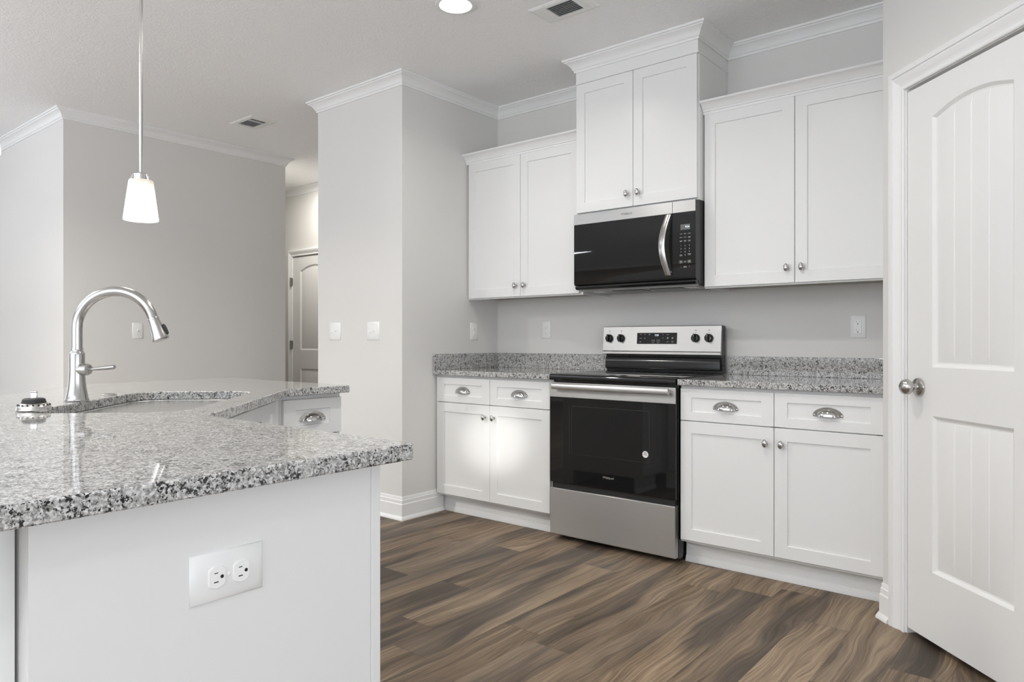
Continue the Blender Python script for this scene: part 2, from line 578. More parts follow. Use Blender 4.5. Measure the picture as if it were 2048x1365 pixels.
def panel_door(name, w, h, z0, parent_loc, rotz, panels, label=None):
    """leaf in local coords: x 0..w, front at y=0 facing -y, thickness .035"""
    m = MB()
    edges = []
    outer = [m.bm.verts.new(p) for p in ((0, 0, z0), (w, 0, z0), (w, 0, z0 + h), (0, 0, z0 + h))]
    loops = [outer]
    for p in panels: loops.append(panel_loops(m, *p, 0.0))
    for lp in loops:
        for i in range(len(lp)):
            a, b = lp[i], lp[(i + 1) % len(lp)]
            e = m.bm.edges.get((a, b)) or m.bm.edges.new((a, b))
            edges.append(e)
    bmesh.ops.triangle_fill(m.bm, use_beauty=True, edges=edges)
    bk = [m.bm.verts.new((v.co.x, .035, v.co.z)) for v in outer]
    m._q(bk)
    for i in range(4):
        j = (i + 1) % 4
        m._q([outer[j], outer[i], bk[i], bk[j]])
    o = m.build(name, M['door'], loc=parent_loc, rotz=rotz, smooth=20)
    return struct(o, label)


CASE = [(0, 0), (0, .009), (.003, .012), (.010, .0125), (.012, .0095), (.016, .0090), (.022, .0100), (.030, .0125), (.040, .0170), (.050, .0200), (.0515, .0165), (.055, .0160), (.058, .0215), (.074, .0220), (.079, .0190), (.080, 0)]


def casing(name, x0, x1, ztop, loc, rotz, w=0.080):
    k = w / .080
    prof = [(o * k, hh) for o, hh in CASE]
    m = MB().mold([(x0, 0), (x0, ztop), (x1, ztop), (x1, 0)], prof, A=(1, 0, 0), B=(0, 0, 1), Cx=(0, -1, 0), side=1)
    return struct(m.build(name, M['trim'], loc=loc, rotz=rotz, smooth=8))


def jamb(name, x0, x1, ztop, loc, rotz):
    m = MB()
    m.box(x0 - .019, x0, -.001, .10, 0, ztop + .019).box(x1, x1 + .019, -.001, .10, 0, ztop + .019).box(x0 - .019, x1 + .019, -.001, .10, ztop, ztop + .019)
    m.box(x0, x0 + .010, .042, .075, 0, ztop).box(x1 - .010, x1, .042, .075, 0, ztop).box(x0, x1, .042, .075, ztop - .010, ztop)
    return struct(m.build(name, M['trim'], loc=loc, rotz=rotz, bevel=.001))


R45 = radians(-45)
PD = (xc + D0 / sqrt(2), yc - D0 / sqrt(2), 0)
door1 = panel_door('door_1', DW, DH - .030, .024, PD, R45,
                   [(.134, .500, .272, .834, 0, (.240, .318, .396)), (.134, .500, 1.009, 1.907, .034, (.240, .318, .396))])
dj = .004
ox, oy = xc, yc
casing('trim_6', D0 - .010, D0 + DW + .010, DH + .008, (ox, oy, 0), R45)
jamb('trim_7', D0 - dj, D0 + DW + dj, DH + .006, (ox, oy, 0), R45)
# door knob on the pantry door
kx, kz = .063, .934
m = MB().lathe([(.033, 0), (.033, .003), (.031, .007), (.024, .010), (.014, .012), (.011, .016), (.011, .030), (.014, .034), (.024, .037), (.0285, .044), (.029, .051), (.026, .060), (.018, .067), (.008, .0705), (0, .071)],
               (kx, 0, kz), (0, -1, 0), 40)
m.build('door_knob', M['nickel'], door1, smooth=40, label='satin nickel round door knob')
m = B(-.002, .0015, .004, .030, kz - .028, kz + .028)
m.build('latch_plate', M['nickel'], door1)

door2 = panel_door('door_2', HDW, HDH - .02, .012, (HD0, YH, 0), 0,
                   [(.135, .625, .26, .80, 0, ()), (.135, .625, 1.0, 1.85, .06, ())])
casing('trim_8', HD0 - .004, HD0 + HDW + .004, HDH + .004, (0, YH, 0), 0, .068)
jamb('trim_9', HD0 - .003, HD0 + HDW + .003, HDH + .002, (0, YH, 0), 0)
for hz in (.25, 1.055, 1.739):
    h = MB().box(-.024, -.004, -.022, -.002, hz - .045, hz + .045).lathe([(.007, -.047), (.007, .047)], (-.012, -.024, hz), (0, 0, 1), 12)
    h.build('hinge', M['galv'], door2, label='dark metal hinge')

# ------------------------------------------------------------------ cabinets
RAIL = .057


def shaker(w, h, rail=RAIL, railz=None, t=.020, rec=.007):
    """door/drawer front: x 0..w, z 0..h, back at y=0, front at y=-t"""
    rz = railz or rail
    m = MB()
    O = [(0, 0), (w, 0), (w, h), (0, h)]
    I = [(rail, rz), (w - rail, rz), (w - rail, h - rz), (rail, h - rz)]
    e = .0012
    rb = [(x, 0, z) for x, z in O]
    r1 = [(x, -t + e, z) for x, z in O]
    r2 = [(min(max(x, e), w - e), -t, min(max(z, e), h - e)) for x, z in O]
    r3 = [(x, -t, z) for x, z in I]
    r4 = [(x + (.002 if x < w / 2 else -.002), -t + rec, z + (.002 if z < h / 2 else -.002)) for x, z in I]
    m.loft([rb, r1, r2, r3, r4])
    return m


def knob_mesh(c):
    """small egg-shaped pull standing upright, sticking out to -y"""
    m = MB()
    m.lathe([(.0085, 0), (.0085, .002), (.005, .005), (.0045, .013), (.007, .016)], c, (0, -1, 0), 20)
    seg, rings = 24, 12
    R = []
    for i in range(rings + 1):
        a = -pi / 2 + pi * i / rings
        y = c[1] - .0225 - .0098 * sin(a)
        r = max(cos(a), 1e-3)
        R.append([(c[0] + .0120 * r * cos(2 * pi * k / seg), y, c[2] + .0190 * r * sin(2 * pi * k / seg)) for k in range(seg)])
    m.loft(R)
    # raised band around the middle
    return m


def cup_pull(c, w=.125):
    """bin cup pull: quarter-ellipsoid hood with side ears"""
    m = MB()
    hw, hh, dp = w * .36, .030, .026
    n1, n2 = 26, 9
    z0 = c[2] - .013
    outer, inner = [], []
    for i in range(n1 + 1):
        a = pi * i / n1
        sa = max(sin(a), .02)
        ro, ri = [], []
        for j in range(n2 + 1):
            b = (pi / 2) * j / n2
            for lst, k in ((ro, 1.0), (ri, .92)):
                lst.append((c[0] - hw * k * cos(a), c[1] - .002 - dp * k * sa ** .8 * sin(b), z0 + hh * k * sa * max(cos(b), 0)))
        outer.append(ro); inner.append(ri)
    for L, flip in ((outer, 0), (inner, 1)):
        V = [[m.bm.verts.new(p) for p in r] for r in L]
        for a_, b_ in zip(V, V[1:]):
            for k in range(n2):
                m._q([a_[k], b_[k], b_[k + 1], a_[k + 1]])
        if flip:
            for k in range(n1):
                m._q([Vo[k][n2], Vo[k + 1][n2], V[k + 1][n2], V[k][n2]])
        Vo = V
    # flange arch with ears
    pts_o, pts_i = [], []
    for i in range(31):
        a = pi * i / 30
        wx = w / 2
        pts_o.append((c[0] - wx * cos(a), z0 + .003 + (hh + .006) * max(sin(a), 0) ** 1.15))
        pts_i.append((c[0] - hw * .95 * cos(a), z0 - .004 + hh * .93 * sin(a)))
    lo = pts_o; li = pts_i
    for y0, y1 in ((c[1], c[1] - .0035),):
        A_ = [m.bm.verts.new((x, y0, z)) for x, z in lo]; B_ = [m.bm.verts.new((x, y1, z)) for x, z in lo]
        C_ = [m.bm.verts.new((x, y1 - .0005, z)) for x, z in li]
        for k in range(30):
            m._q([A_[k], A_[k + 1], B_[k + 1], B_[k]])
            m._q([B_[k], B_[k + 1], C_[k + 1], C_[k]])
        m._q([A_[0], B_[0], C_[0]]); m._q([A_[-1], C_[-1], B_[-1]])
    for sx in (-1, 1):
        m.lathe([(.0058, 0), (.0058, .004), (.0045, .0052), (.002, .0060), (0, .0061)], (c[0] + sx * (w / 2 - .006), c[1], z0 + .004), (0, -1, 0), 16)
    return m


def add_front(parent, kind, x, z, w, h, yb, rail=RAIL, railz=None, knob=None, pull=False, name=None):
    """front panel local to parent; yb = y of its back"""
    d = shaker(w, h, rail, railz).build(name or kind, M['cab'], parent, loc=(x, yb, z))
    if knob: knob_mesh((knob[0] - x, -.020, knob[1] - z)).build('knob', M['chrome'], d, smooth=50, label='chrome egg-shaped knob')
    if pull: cup_pull((w / 2, -.013 if False else -.0131, h / 2 - .002), pull).build('cup_pull', M['chrome'], d, smooth=50, label='chrome cup pull', recalc=True)
    return d


def base_cab(name, label, loc, rotz, w, dx, group=None, depth=.605, drawers=2, doors=2, ztop=.884, kick=True, drawer_z=(.713, .868), fill=None):
    """local: x 0..w, back at y=0 going to y=-depth, fronts start at dx"""
    t = thing(name, label, 'cabinet', loc, rotz, group)
    m = MB()
    KZ = .112
    # hollow carcass: sides, back, bottom, face frame
    m.box(0, .018, -depth, -.004, KZ, ztop).box(w - .018, w, -depth, -.004, KZ, ztop)
    m.box(.018, w - .018, -.016, -.004, KZ, ztop).box(.018, w - .018, -depth + .02, -.016, KZ, KZ + .018)
    m.box(.018, w - .018, -depth, -depth + .02, KZ, KZ + .03).box(.018, w - .018, -depth, -depth + .02, ztop - .03, ztop)
    m.box(.018, w - .018, -depth, -depth + .02, .695, .725)
    m.box(.018, .045, -depth, -depth + .02, KZ + .03, ztop - .03).box(w - .045, w - .018, -depth, -depth + .02, KZ + .03, ztop - .03)
    m.box(w / 2 - .02, w / 2 + .02, -depth, -depth + .02, KZ + .03, ztop - .03)
    m.build('carcass', M['cab'], t, bevel=.0008)
    if kick:
        k = MB().box(0, w, -.545, -.530, 0, KZ)
        k.mold([(0, -.545), (w, -.545)], [(0, 0), (.011, 0), (.011, .006), (.008, .016), (.004, .030), (0, .033)], side=-1)
        k.build('toe_kick', M['cab'], t, smooth=30)
    n = max(drawers, doors)
    gap = .003
    W_ = w - 2 * dx
    dw = (W_ + gap) / n - gap
    for i in range(n):
        x = dx + i * (dw + gap)
        if drawers: add_front(t, 'drawer', x, drawer_z[0], dw, drawer_z[1] - drawer_z[0], -depth, RAIL, .042, pull=.125)
        zb, zt = .1257, (.7087 if drawers else .866)
        kx_ = (x + dw - .034) if i % 2 == 0 else (x + .034)
        if doors == 1: kx_ = x + .034
        add_front(t, 'door', x, zb, dw, zt - zb, -depth, knob=(kx_, .637))
    return t


def wall_cab(name, label, loc, w, dx, z0, z1, depth, kz, box0=None, box1=None, group=None):
    t = thing(name, label, 'cabinet', (loc[0], loc[1], z0 - .008), 0, group)
    o = z0 - .008
    bz0, bz1 = (box0 or z0 - .008) - o, (box1 or z1 + .006) - o
    m = MB()
    m.box(0, .016, -depth, -.002, bz0, bz1).box(w - .016, w, -depth, -.002, bz0, bz1)
    m.box(.016, w - .016, -.014, -.002, bz0 + .016, bz1).box(.016, w - .016, -depth, -.014, bz1 - .016, bz1)
    m.box(.016, w - .016, -depth, -depth + .02, bz0, bz0 + .032)
    m.box(w / 2 - .02, w / 2 + .02, -depth, -depth + .02, bz0 + .03, bz1 - .016)
    m.build('carcass', M['cab'], t, bevel=.0008)
    MB().box(.016, w - .016, -depth + .02, -.004, bz0 + .012, bz0 + .020).build('bottom_panel', M['underside'], t)
    gap = .003
    dw = (w - 2 * dx + gap) / 2 - gap
    for i in range(2):
        x = dx + i * (dw + gap)
        kx_ = (x + dw - .034) if i == 0 else (x + .034)
        add_front(t, 'door', x, z0 - o, dw, z1 - z0, -depth, knob=(kx_, kz - o))
    return t, o


base_cab('base_cabinet', 'white shaker base cabinet left of the stove, two drawers over two doors', (0.002, 0, 0), 0, .931, .0145)
base_cab('base_cabinet', 'white shaker base cabinet between the stove and the pantry door', (1.709, 0, 0), 0, .927, .0065)
# filler strip belongs to the right cabinet side gap
CR = [(0, 0), (.004, 0), (.004, .012), (.010, .014), (.010, .020), (.016, .028), (.026, .042), (.040, .050), (.048, .052), (.052, .056), (.052, .062), (0, .062)]


def cab_crown(parent, path, side, z):
    m = MB().mold(path, CR, side=side)
    for v in m.bm.verts: v.co.z += z
    return m.build('crown_moulding', M['trim'], parent, smooth=30)


tl, o = wall_cab('wall_cabinet', 'low white wall cabinet left of the microwave, above the corner counter', (0.002, 0, 0), .929, .0165, 1.3861, 2.2916, .3057, 1.455)
cab_crown(tl, [(0.0, -.3245), (.929, -.3245)], -1, 2.2905 - o)
tr, o = wall_cab('wall_cabinet', 'wide white wall cabinet right of the microwave, beside the pantry door', (1.700, 0, 0), .938, .0065, 1.3861, 2.2916, .3057, 1.460)
cab_crown(tr, [(0.0, -.3245), (.938, -.3245)], -1, 2.2905 - o)
for sx in (.33, .82):
    MB().lathe([(.005, 0), (.005, -.003), (.002, -.004)], (sx, -.30, .004), (0, 0, 1), 12).build('screw', M['chrome'], tr)
tm, o = wall_cab('wall_cabinet', 'tall white wall cabinet above the microwave, reaching the ceiling', (0.932, 0, 0), .765, .005, 1.850, 2.604, .367, 1.922, box1=2.61)
# frieze board and crown wrapping the tall cabinet
m = MB().box(0, .765, -.383, -.001, 2.609 - o, 2.690 - o).box(-.0, .770, -.387, -.001, 2.606 - o, 2.613 - o)
m.build('frieze', M['cab'], tm, bevel=.001)
m = MB().mold([(0, -.001), (0, -.383), (.765, -.383), (.765, -.001)], CROWN, side=-1)
for v in m.bm.verts: v.co.z += H - o
m.build('crown_moulding', M['trim'], tm, smooth=30)

# ------------------------------------------------------------------ counters on the back wall
CT, CTH = .914, .030


def counter(name, label, x0, x1, side_left):
    t = thing(name, label, 'countertop', (x0, 0, CT - CTH))
    w = x1 - x0
    B(0, w, -.648, 0, 0, CTH).build('slab', M['granite'], t, bevel=.003, seg=3)
    m = MB().box(0 if not side_left else .0, w, -.020, 0, CTH + .0002, CTH + .102)
    if side_left: m.box(0, .020, -.648, -.0205, CTH + .0002, CTH + .102)
    m.build('backsplash', M['granite'], t, bevel=.0015)
    return t


counter('countertop', 'speckled granite countertop with backsplash in the corner left of the stove', 0.0005, .936, True)
counter('countertop', 'speckled granite countertop with backsplash right of the stove', 1.709, 2.641, False)

# ------------------------------------------------------------------ range
rg = thing('electric_range', 'stainless steel and black glass electric range with four back knobs', 'stove', (1.324, 0, 0))
hw = .381
B(-hw + .004, hw - .004, -.615, -.035, .018, .897).build('body', M['black_gloss'], rg, bevel=.002)
for sx in (-1, 1):
    for y in (-.56, -.09):
        MB().lathe([(.018, 0), (.018, .008), (.010, .010), (.010, .02)], (sx * .34, y, 0), (0, 0, 1), 16).build('foot', M['black_matte'], rg)
# cooktop
m = MB()
prof = [(-.648, .884), (-.658, .886), (-.664, .893), (-.664, .908), (-.660, .916), (-.650, .9195), (-.07, .9195), (-.07, .884)]
m.loft([[(x, y, z) for y, z in prof] for x in (-hw + .0, hw + .0)])
m.build('cooktop', M['black_glass'], rg, smooth=30, bevel=.001)
for cx_, cy_, r in ((-.19, -.47, .105), (.19, -.47, .115), (-.19, -.21, .085), (.19, -.21, .085)):
    m = MB()
    for rr in (r,):
        n = 48
        m.loft([[(cx_ + q * cos(2 * pi * i / n), cy_ + q * sin(2 * pi * i / n), .9197) for i in range(n)] for q in (rr, rr - .0015)], False, False)
    m.build('burner_marking', M['grey_ink'], rg)
# oven door
od = MB().box(-hw, hw, -.655, -.617, .318, .872).build('oven_door', M['black_gloss'], rg, bevel=.003)
B(-hw, hw, -.6575, -.6555, .792, .872).build('door_trim', M['steel'], od, bevel=.001)
B(-hw + .001, hw - .001, -.6570, -.6555, .320, .790).build('door_glass', M['black_glass'], od, bevel=.0005)
# faint inner window frame behind the glass
m = MB()
x0, x1, z0, z1 = -.235, .238, .486, .748
for k, (mx) in enumerate((0, .018)):
    a, b, c, d = x0 - mx * .9, x1 + 0 * mx, z0 - 0 * mx, z1 + 0 * mx
    w_ = .0022
    m.box(a, a + w_, -.6573, -.6571, c, d)
m.box(x0, x1, -.6573, -.6571, z1 - .0025, z1).box(x1 - .0025, x1, -.6573, -.6571, z0, z1).box(x0, x1, -.6573, -.6571, z0, z0 + .0015)
m.build('window_outline', plain('faint_glass_print', (0.035, 0.035, 0.034), .2), od)
# logo on the glass
LOGO = plain('silver_logo', (.62, .62, .60), .3, .6)


def logo(parent, cx_, cz_, y, size, mat):
    m = MB().text('Whirlpool', size, (cx_, y, cz_))
    n = 28
    for rr, wd in ((1.0, .05),):
        A_, B_ = [], []
        for i in range(n):
            a = radians(200 + 300 * i / (n - 1))
            A_.append(m.bm.verts.new((cx_ - size * .15 + size * .62 * cos(a), y, cz_ + size * .30 * sin(a) - size * .05)))
            B_.append(m.bm.verts.new((cx_ - size * .15 + size * .56 * cos(a), y, cz_ + size * .25 * sin(a) - size * .05)))
        for i in range(n - 1): m._q([A_[i], A_[i + 1], B_[i + 1], B_[i]])
    return m.build('logo', mat, parent)


logo(od, -.003, .382, -.6574, .0165, LOGO)
# door handle: flat bar on two posts
hd = MB()
prof = [(-.690, .836), (-.693, .840), (-.6935, .852), (-.693, .864), (-.690, .868), (-.678, .868), (-.676, .864), (-.676, .840), (-.678, .836)]
hd.loft([[(x, y, z) for y, z in prof] for x in (-.347, .357)])
for sx in (-.335, .345): hd.box(sx - .012, sx + .012, -.680, -.656, .842, .862)
hd.build('handle', M['steel'], od, bevel=.0015, smooth=35)
# sticker
stk = MB().lathe([(.0168, 0), (.0168, .0004)], (.215, -.6571, .528), (0, -1, 0), 40).build('sticker', M['sticker'], od, label='round white paper sticker')
m = MB()
for zz, w_, hh in ((.0095, .018, .0018), (.0062, .023, .0018), (.0028, .014, .0018), (-.0022, .026, .0026)):
    x = -w_ / 2
    i = 0
    while x < w_ / 2:
        l = (.0035, .0026, .0044, .0030)[i % 4]
        m.box(.215 + x, .215 + min(x + l, w_ / 2), -.6576, -.65755, .528 + zz - hh / 2 - x * .12, .528 + zz + hh / 2 - x * .12)
        x += l + .0007; i += 1
m.build('sticker_print', M['dark_ink'], stk)
# vent slot between door and drawer, storage drawer
B(-hw + .01, hw - .01, -.645, -.62, .288, .320).build('door_gap_strip', M['black_matte'], rg)
dr = MB()
prof = [(-.622, .030), (-.654, .030), (-.6575, .034), (-.6575, .283), (-.654, .287), (-.622, .287)]
dr.loft([[(x, y, z) for y, z in prof] for x in (-hw + .002, hw - .004)])
dr.build('storage_drawer', M['steel'], rg, smooth=30)
# backguard
bg = MB()
prof = [(-.036, .92), (-.036, 1.186), (-.072, 1.186), (-.082, 1.03), (-.075, .92)]
bg.loft([[(x, y, z) for y, z in prof] for x in (-hw + .010, hw - .004)])
bg.build('backguard', M['black_gloss'], rg, bevel=.002)
console = MB()
prof = [(-.060, 1.189), (-.084, 1.189), (-.0865, 1.186), (-.0985, 1.042), (-.1035, 1.036), (-.1040, 1.024), (-.101, 1.021), (-.070, 1.021)]
console.loft([[(x, y, z) for y, z in prof] for x in (-hw - .003, hw - .006)])
console = console.build('console', M['steel'], rg, smooth=25)
# curved gloss panel below the console
m = MB()
prof = [(-.070, 1.010), (-.082, 1.008), (-.090, 1.000), (-.095, .975), (-.093, .955), (-.096, .942), (-.093, .935), (-.070, .932)]
m.loft([[(x, y, z) for y, z in prof] for x in (-hw + .012, hw - .012)])
m.build('vent_cover', M['black_gloss'], rg, smooth=40, bevel=.001)


def cy(z): return -.0865 - (.012) * (1.186 - z) / .144   # console front plane


up_c = Vector((0, -(cy(1.05) - cy(1.15)) * -1, .1)).normalized()
nrm_c = Vector((0, -1, .083)).normalized()
for i, kx_ in enumerate((-.340, -.258, .225, .305)):
    kz_ = 1.117
    base = Vector((kx_, cy(kz_), kz_))
    m = MB().lathe([(.0245, 0), (.0245, .004), (.0225, .010), (.0215, .016), (.020, .018), (0, .0185)], base, nrm_c, 36)
    # grip ridge
    q = Vector((0, 0, 1)).rotation_difference(nrm_c)
    g = MB().box(-.0055, .0055, -.0225, .0225, .012, .030)
    mat = Matrix.Translation(base) @ q.to_matrix().to_4x4()
    g.xf(mat)
    tmp = bpy.data.meshes.new('t'); g.bm.to_mesh(tmp); g.bm.free(); m.bm.from_mesh(tmp); bpy.data.meshes.remove(tmp)
    kn = m.build('knob', M['black_gloss'], rg, smooth=35, bevel=.001)
    kp = MB()
    b2 = base + nrm_c * .0306
    kp.xf(Matrix.Identity(4))
    kp.box(-.0007, .0007, -.001, .001, .006, .020)
    kp.xf(Matrix.Translation(b2) @ Matrix.Rotation(0.08, 4, 'X'))
    kp.build('pointer', M['white_ink'], kn)
    # dial print around the knob
    pr = MB()
    n = 22
    for a in range(n):
        an = radians(110 + 320 * a / (n - 1)) + pi
        cx_, cz_ = kx_ + .0285 * cos(an), kz_ + .0285 * sin(an)
        pr.box(cx_ - .0007, cx_ + .0007, cy(cz_) - .0004, cy(cz_) - .0002, cz_ - .0007, cz_ + .0007)
    pr.box(kx_ - .0007, kx_ + .0007, cy(kz_ + .034) - .0004, cy(kz_ + .034) - .0002, kz_ + .029, kz_ + .036)
    pr.box(kx_ - .006, kx_ + .006, cy(kz_ + .046) - .0004, cy(kz_ + .046) - .0002, kz_ + .043, kz_ + .046)
    pr.build('dial_marking', M['dark_ink'], rg)
# display panel
m = MB()
zb, zt = 1.083, 1.149
m.loft([[(x, cy(z) - d, z) for x, z in ((-.149, zb), (.111, zb), (.111, zt), (-.149, zt))] for d in (-.002, .0012)])
dp = m.build('display', M['black_glass'], rg, bevel=.001)
y_d = lambda z: cy(z) - .0015
MB().text('7:59', .0155, (-.019, y_d(1.134) - .0004, 1.134), depth=.0001).build('clock_digits', M['led'], dp)
m = MB()
for x, z, w_, hh in ((-.123, 1.139, .008, .003), (-.096, 1.139, .008, .003), (-.066, 1.139, .008, .006), (.022, 1.139, .005, .003), (.052, 1.138, .014, .002),
                    (-.123, 1.117, .014, .002), (-.096, 1.117, .011, .002), (.022, 1.118, .005, .004), (.053, 1.118, .009, .007), (.083, 1.118, .009, .007),
                    (-.125, 1.098, .010, .0016), (-.125, 1.093, .010, .0016), (.053, 1.096, .012, .002), (.083, 1.099, .014, .0016), (.083, 1.093, .011, .0016),
                    (-.041, 1.101, .004, .005), (-.008, 1.101, .004, .005), (-.041, 1.091, .010, .0016), (-.008, 1.091, .014, .0016)):
    m.box(x - w_ / 2, x + w_ / 2, y_d(z) - .0004, y_d(z) - .0002, z - hh / 2, z + hh / 2)
for x in (-.041, -.008):
    for a, b, c, d in ((-.010, .010, .008, .009), (-.010, -.009, -.004, .008), (.009, .010, -.004, .008)):
        m.box(x + a, x + b, y_d(1.1) - .0004, y_d(1.1) - .0002, 1.098 + c, 1.098 + d)
m.build('key_legend', M['white_ink'], dp)

# ------------------------------------------------------------------ microwave
mw = thing('microwave', 'over-the-range stainless steel and black glass microwave with curved handle', 'microwave', (.934, 0, 1.392))
mo = 1.392
MW = .760
B(0, MW, -.362, -.003, .012, .446).build('body', M['dark_grey'], mw, bevel=.002)
# underside tray with grilles
m = MB().box(.01, MW - .01, -.350, -.01, 0, .012)
m.build('base_plate', M['galv'], mw, bevel=.001)
for gx in (.20, .44):
    g = MB()
    g.box(gx, gx + .19, -.31, -.20, -.0035, 0)
    g.build('grease_filter', M['dark_grey'], mw)
for gx in (.06, .64):
    MB().box(gx, gx + .07, -.29, -.23, -.003, 0).build('task_light_lens', M['plastic'], mw)
# door and control panel
SP = .629
dprof = [(-.364, .030), (-.392, .030), (-.402, .036), (-.406, .046), (-.406, .443), (-.403, .446), (-.364, .446)]
m = MB().loft([[(x, y, z) for y, z in dprof] for x in (0, SP - .0008)])
md = m.build('door', M['black_glass'], mw, smooth=30)
m = MB().loft([[(x, y, z) for y, z in dprof] for x in (SP + .0008, MW)])
mp = m.build('control_panel', M['black_glass'], mw, smooth=30)
B(0.0005, SP - .001, -.4085, -.404, .386, .4455).build('top_trim', M['steel'], md, bevel=.0008)
B(SP + .001, MW - .0005, -.4085, -.404, .386, .4455).build('top_trim', M['steel'], mp, bevel=.0008)
# chin below the door
cp = [(-.362, .012), (-.375, .006), (-.392, .010), (-.400, .020), (-.398, .0285), (-.362, .0285)]
MB().loft([[(x, y, z) for y, z in cp] for x in (0.004, MW - .004)]).build('chin', M['black_gloss'], mw, smooth=40)
logo(md, .352, .416, -.4088, .017, M['dark_ink'])
# curved handle
m = MB()
n = 22
R = []
for i in range(n + 1):
    s_ = i / n
    z = .058 + s_ * (.380 - .058)
    bow = sin(pi * s_)
    xcn = SP - .022 - .023 * bow ** 1.0
    y = -.412 - .032 * bow
    wv_ = .0165 + .002 * bow
    th = .0045
    R.append([(xcn - wv_, y, z), (xcn - wv_ * .6, y - th, z), (xcn + wv_ * .6, y - th * 1.3, z), (xcn + wv_, y - .002, z), (xcn + wv_ * .8, y + th, z), (xcn - wv_ * .8, y + th, z)])
m.loft(R)
m.build('handle', M['steel_z'], md, smooth=50)
m = MB()
R = []
for i in range(n + 1):
    s_ = i / n
    z = .058 + s_ * (.380 - .058)
    bow = sin(pi * s_)
    xa = SP - .022 + .0165 - .023 * bow + .002 * bow
    R.append([(xa - .004, -.4068, z), (xa - .004, -.410 - .030 * bow, z), (SP - .003, -.408, z), (SP - .003, -.4068, z)])
m.loft(R)
m.build('handle_recess', M['black_gloss'], md, smooth=50)
# display and keys
yk = -.4063
B(.675, .729, yk - .0006, yk, .293, .322).build('display', M['lcd'], mp)
MB().text('9:34', .0135, (.714, yk - .0009, .3075), depth=.0001).build('clock_digits', M['led'], mp)
m = MB()
kxs = (.678, .701, .725)
for r_, z in enumerate((.272, .254, .236)):
    for c_, x in enumerate(kxs):
        m.box(x - .007, x + .007, yk - .0003, yk - .0001, z - .0009, z + .0009)
        if (r_, c_) in ((1, 2), (2, 0), (2, 1), (2, 2)): m.box(x - .006, x + .006, yk - .0003, yk - .0001, z - .0050, z - .0034)
for i, ch in enumerate('1234567890'):
    c_, r_ = (i % 3, i // 3) if i < 9 else (1, 3)
    m.text(ch, .0105, (kxs[c_], yk - .0003, .210 - r_ * .0165))
m.box(.671, .685, yk - .0003, yk - .0001, .161, .1628).box(.671, .685, yk - .0003, yk - .0001, .1565, .1583)
m.box(.716, .734, yk - .0003, yk - .0001, .164, .1658).box(.718, .732, yk - .0003, yk - .0001, .1595, .1613)
for x in kxs:
    m.box(x - .0055, x + .0055, yk - .0003, yk - .0001, .127, .1288).box(x - .0055, x + .0055, yk - .0003, yk - .0001, .122, .1238)
m.box(.694, .708, yk - .0003, yk - .0001, .100, .1018).box(.692, .710, yk - .0003, yk - .0001, .0955, .0973)
m.text('-', .012, (.678, yk - .0003, .099)).text('+', .010, (.725, yk - .0003, .099))
m.build('key_legend', M['white_ink'], mp)
for x in (.678, .725): B(x - .010, x + .010, yk - .0001, yk + .001, .117, .134).build('key_pad', M['dark_grey'], mp)

# ------------------------------------------------------------------ island
ZT = .914
isl = [(.845, -1.957), (.845, -2.260), (1.535, -2.950), (2.312, -2.950), (2.312, -3.885), (1.165, -3.885), (-.108, -2.612), (-.108, -1.957)]
r2 = 1 / sqrt(2)


def st(s, t): return ((s + t) * r2, (t - s) * r2)   # rotated frame: s=(x-y)/√2, t=(x+y)/√2


def rrect(s0, s1, t0, t1, r, n=10):
    P = []
    for cx_, cy_, a0 in ((s1 - r, t0 + r, -90), (s1 - r, t1 - r, 0), (s0 + r, t1 - r, 90), (s0 + r, t0 + r, 180)):
        for i in range(n + 1):
            a = radians(a0 + 90 * i / n)
            P.append((cx_ + r * cos(a), cy_ + r * sin(a)))
    return P


def round_poly(P, r, n=5):
    out = []
    k = len(P)
    for i in range(k):
        p0, p, p1 = Vector(P[i - 1]), Vector(P[i]), Vector(P[(i + 1) % k])
        a, b = (p0 - p).normalized(), (p1 - p).normalized()
        ang = a.angle(b)
        d = r / math.tan(ang / 2)
        c = p + (a + b).normalized() * (r / sin(ang / 2))
        q0, q1 = p + a * d, p + b * d
        v0, v1 = q0 - c, q1 - c
        for j in range(n + 1):
            w_ = v0.lerp(v1, j / n).normalized() * r
            out.append(tuple(c + w_))
    return out


sink_loop = [st(s, t) for s, t in rrect(2.295, 3.080, -1.510, -1.095, .095)]


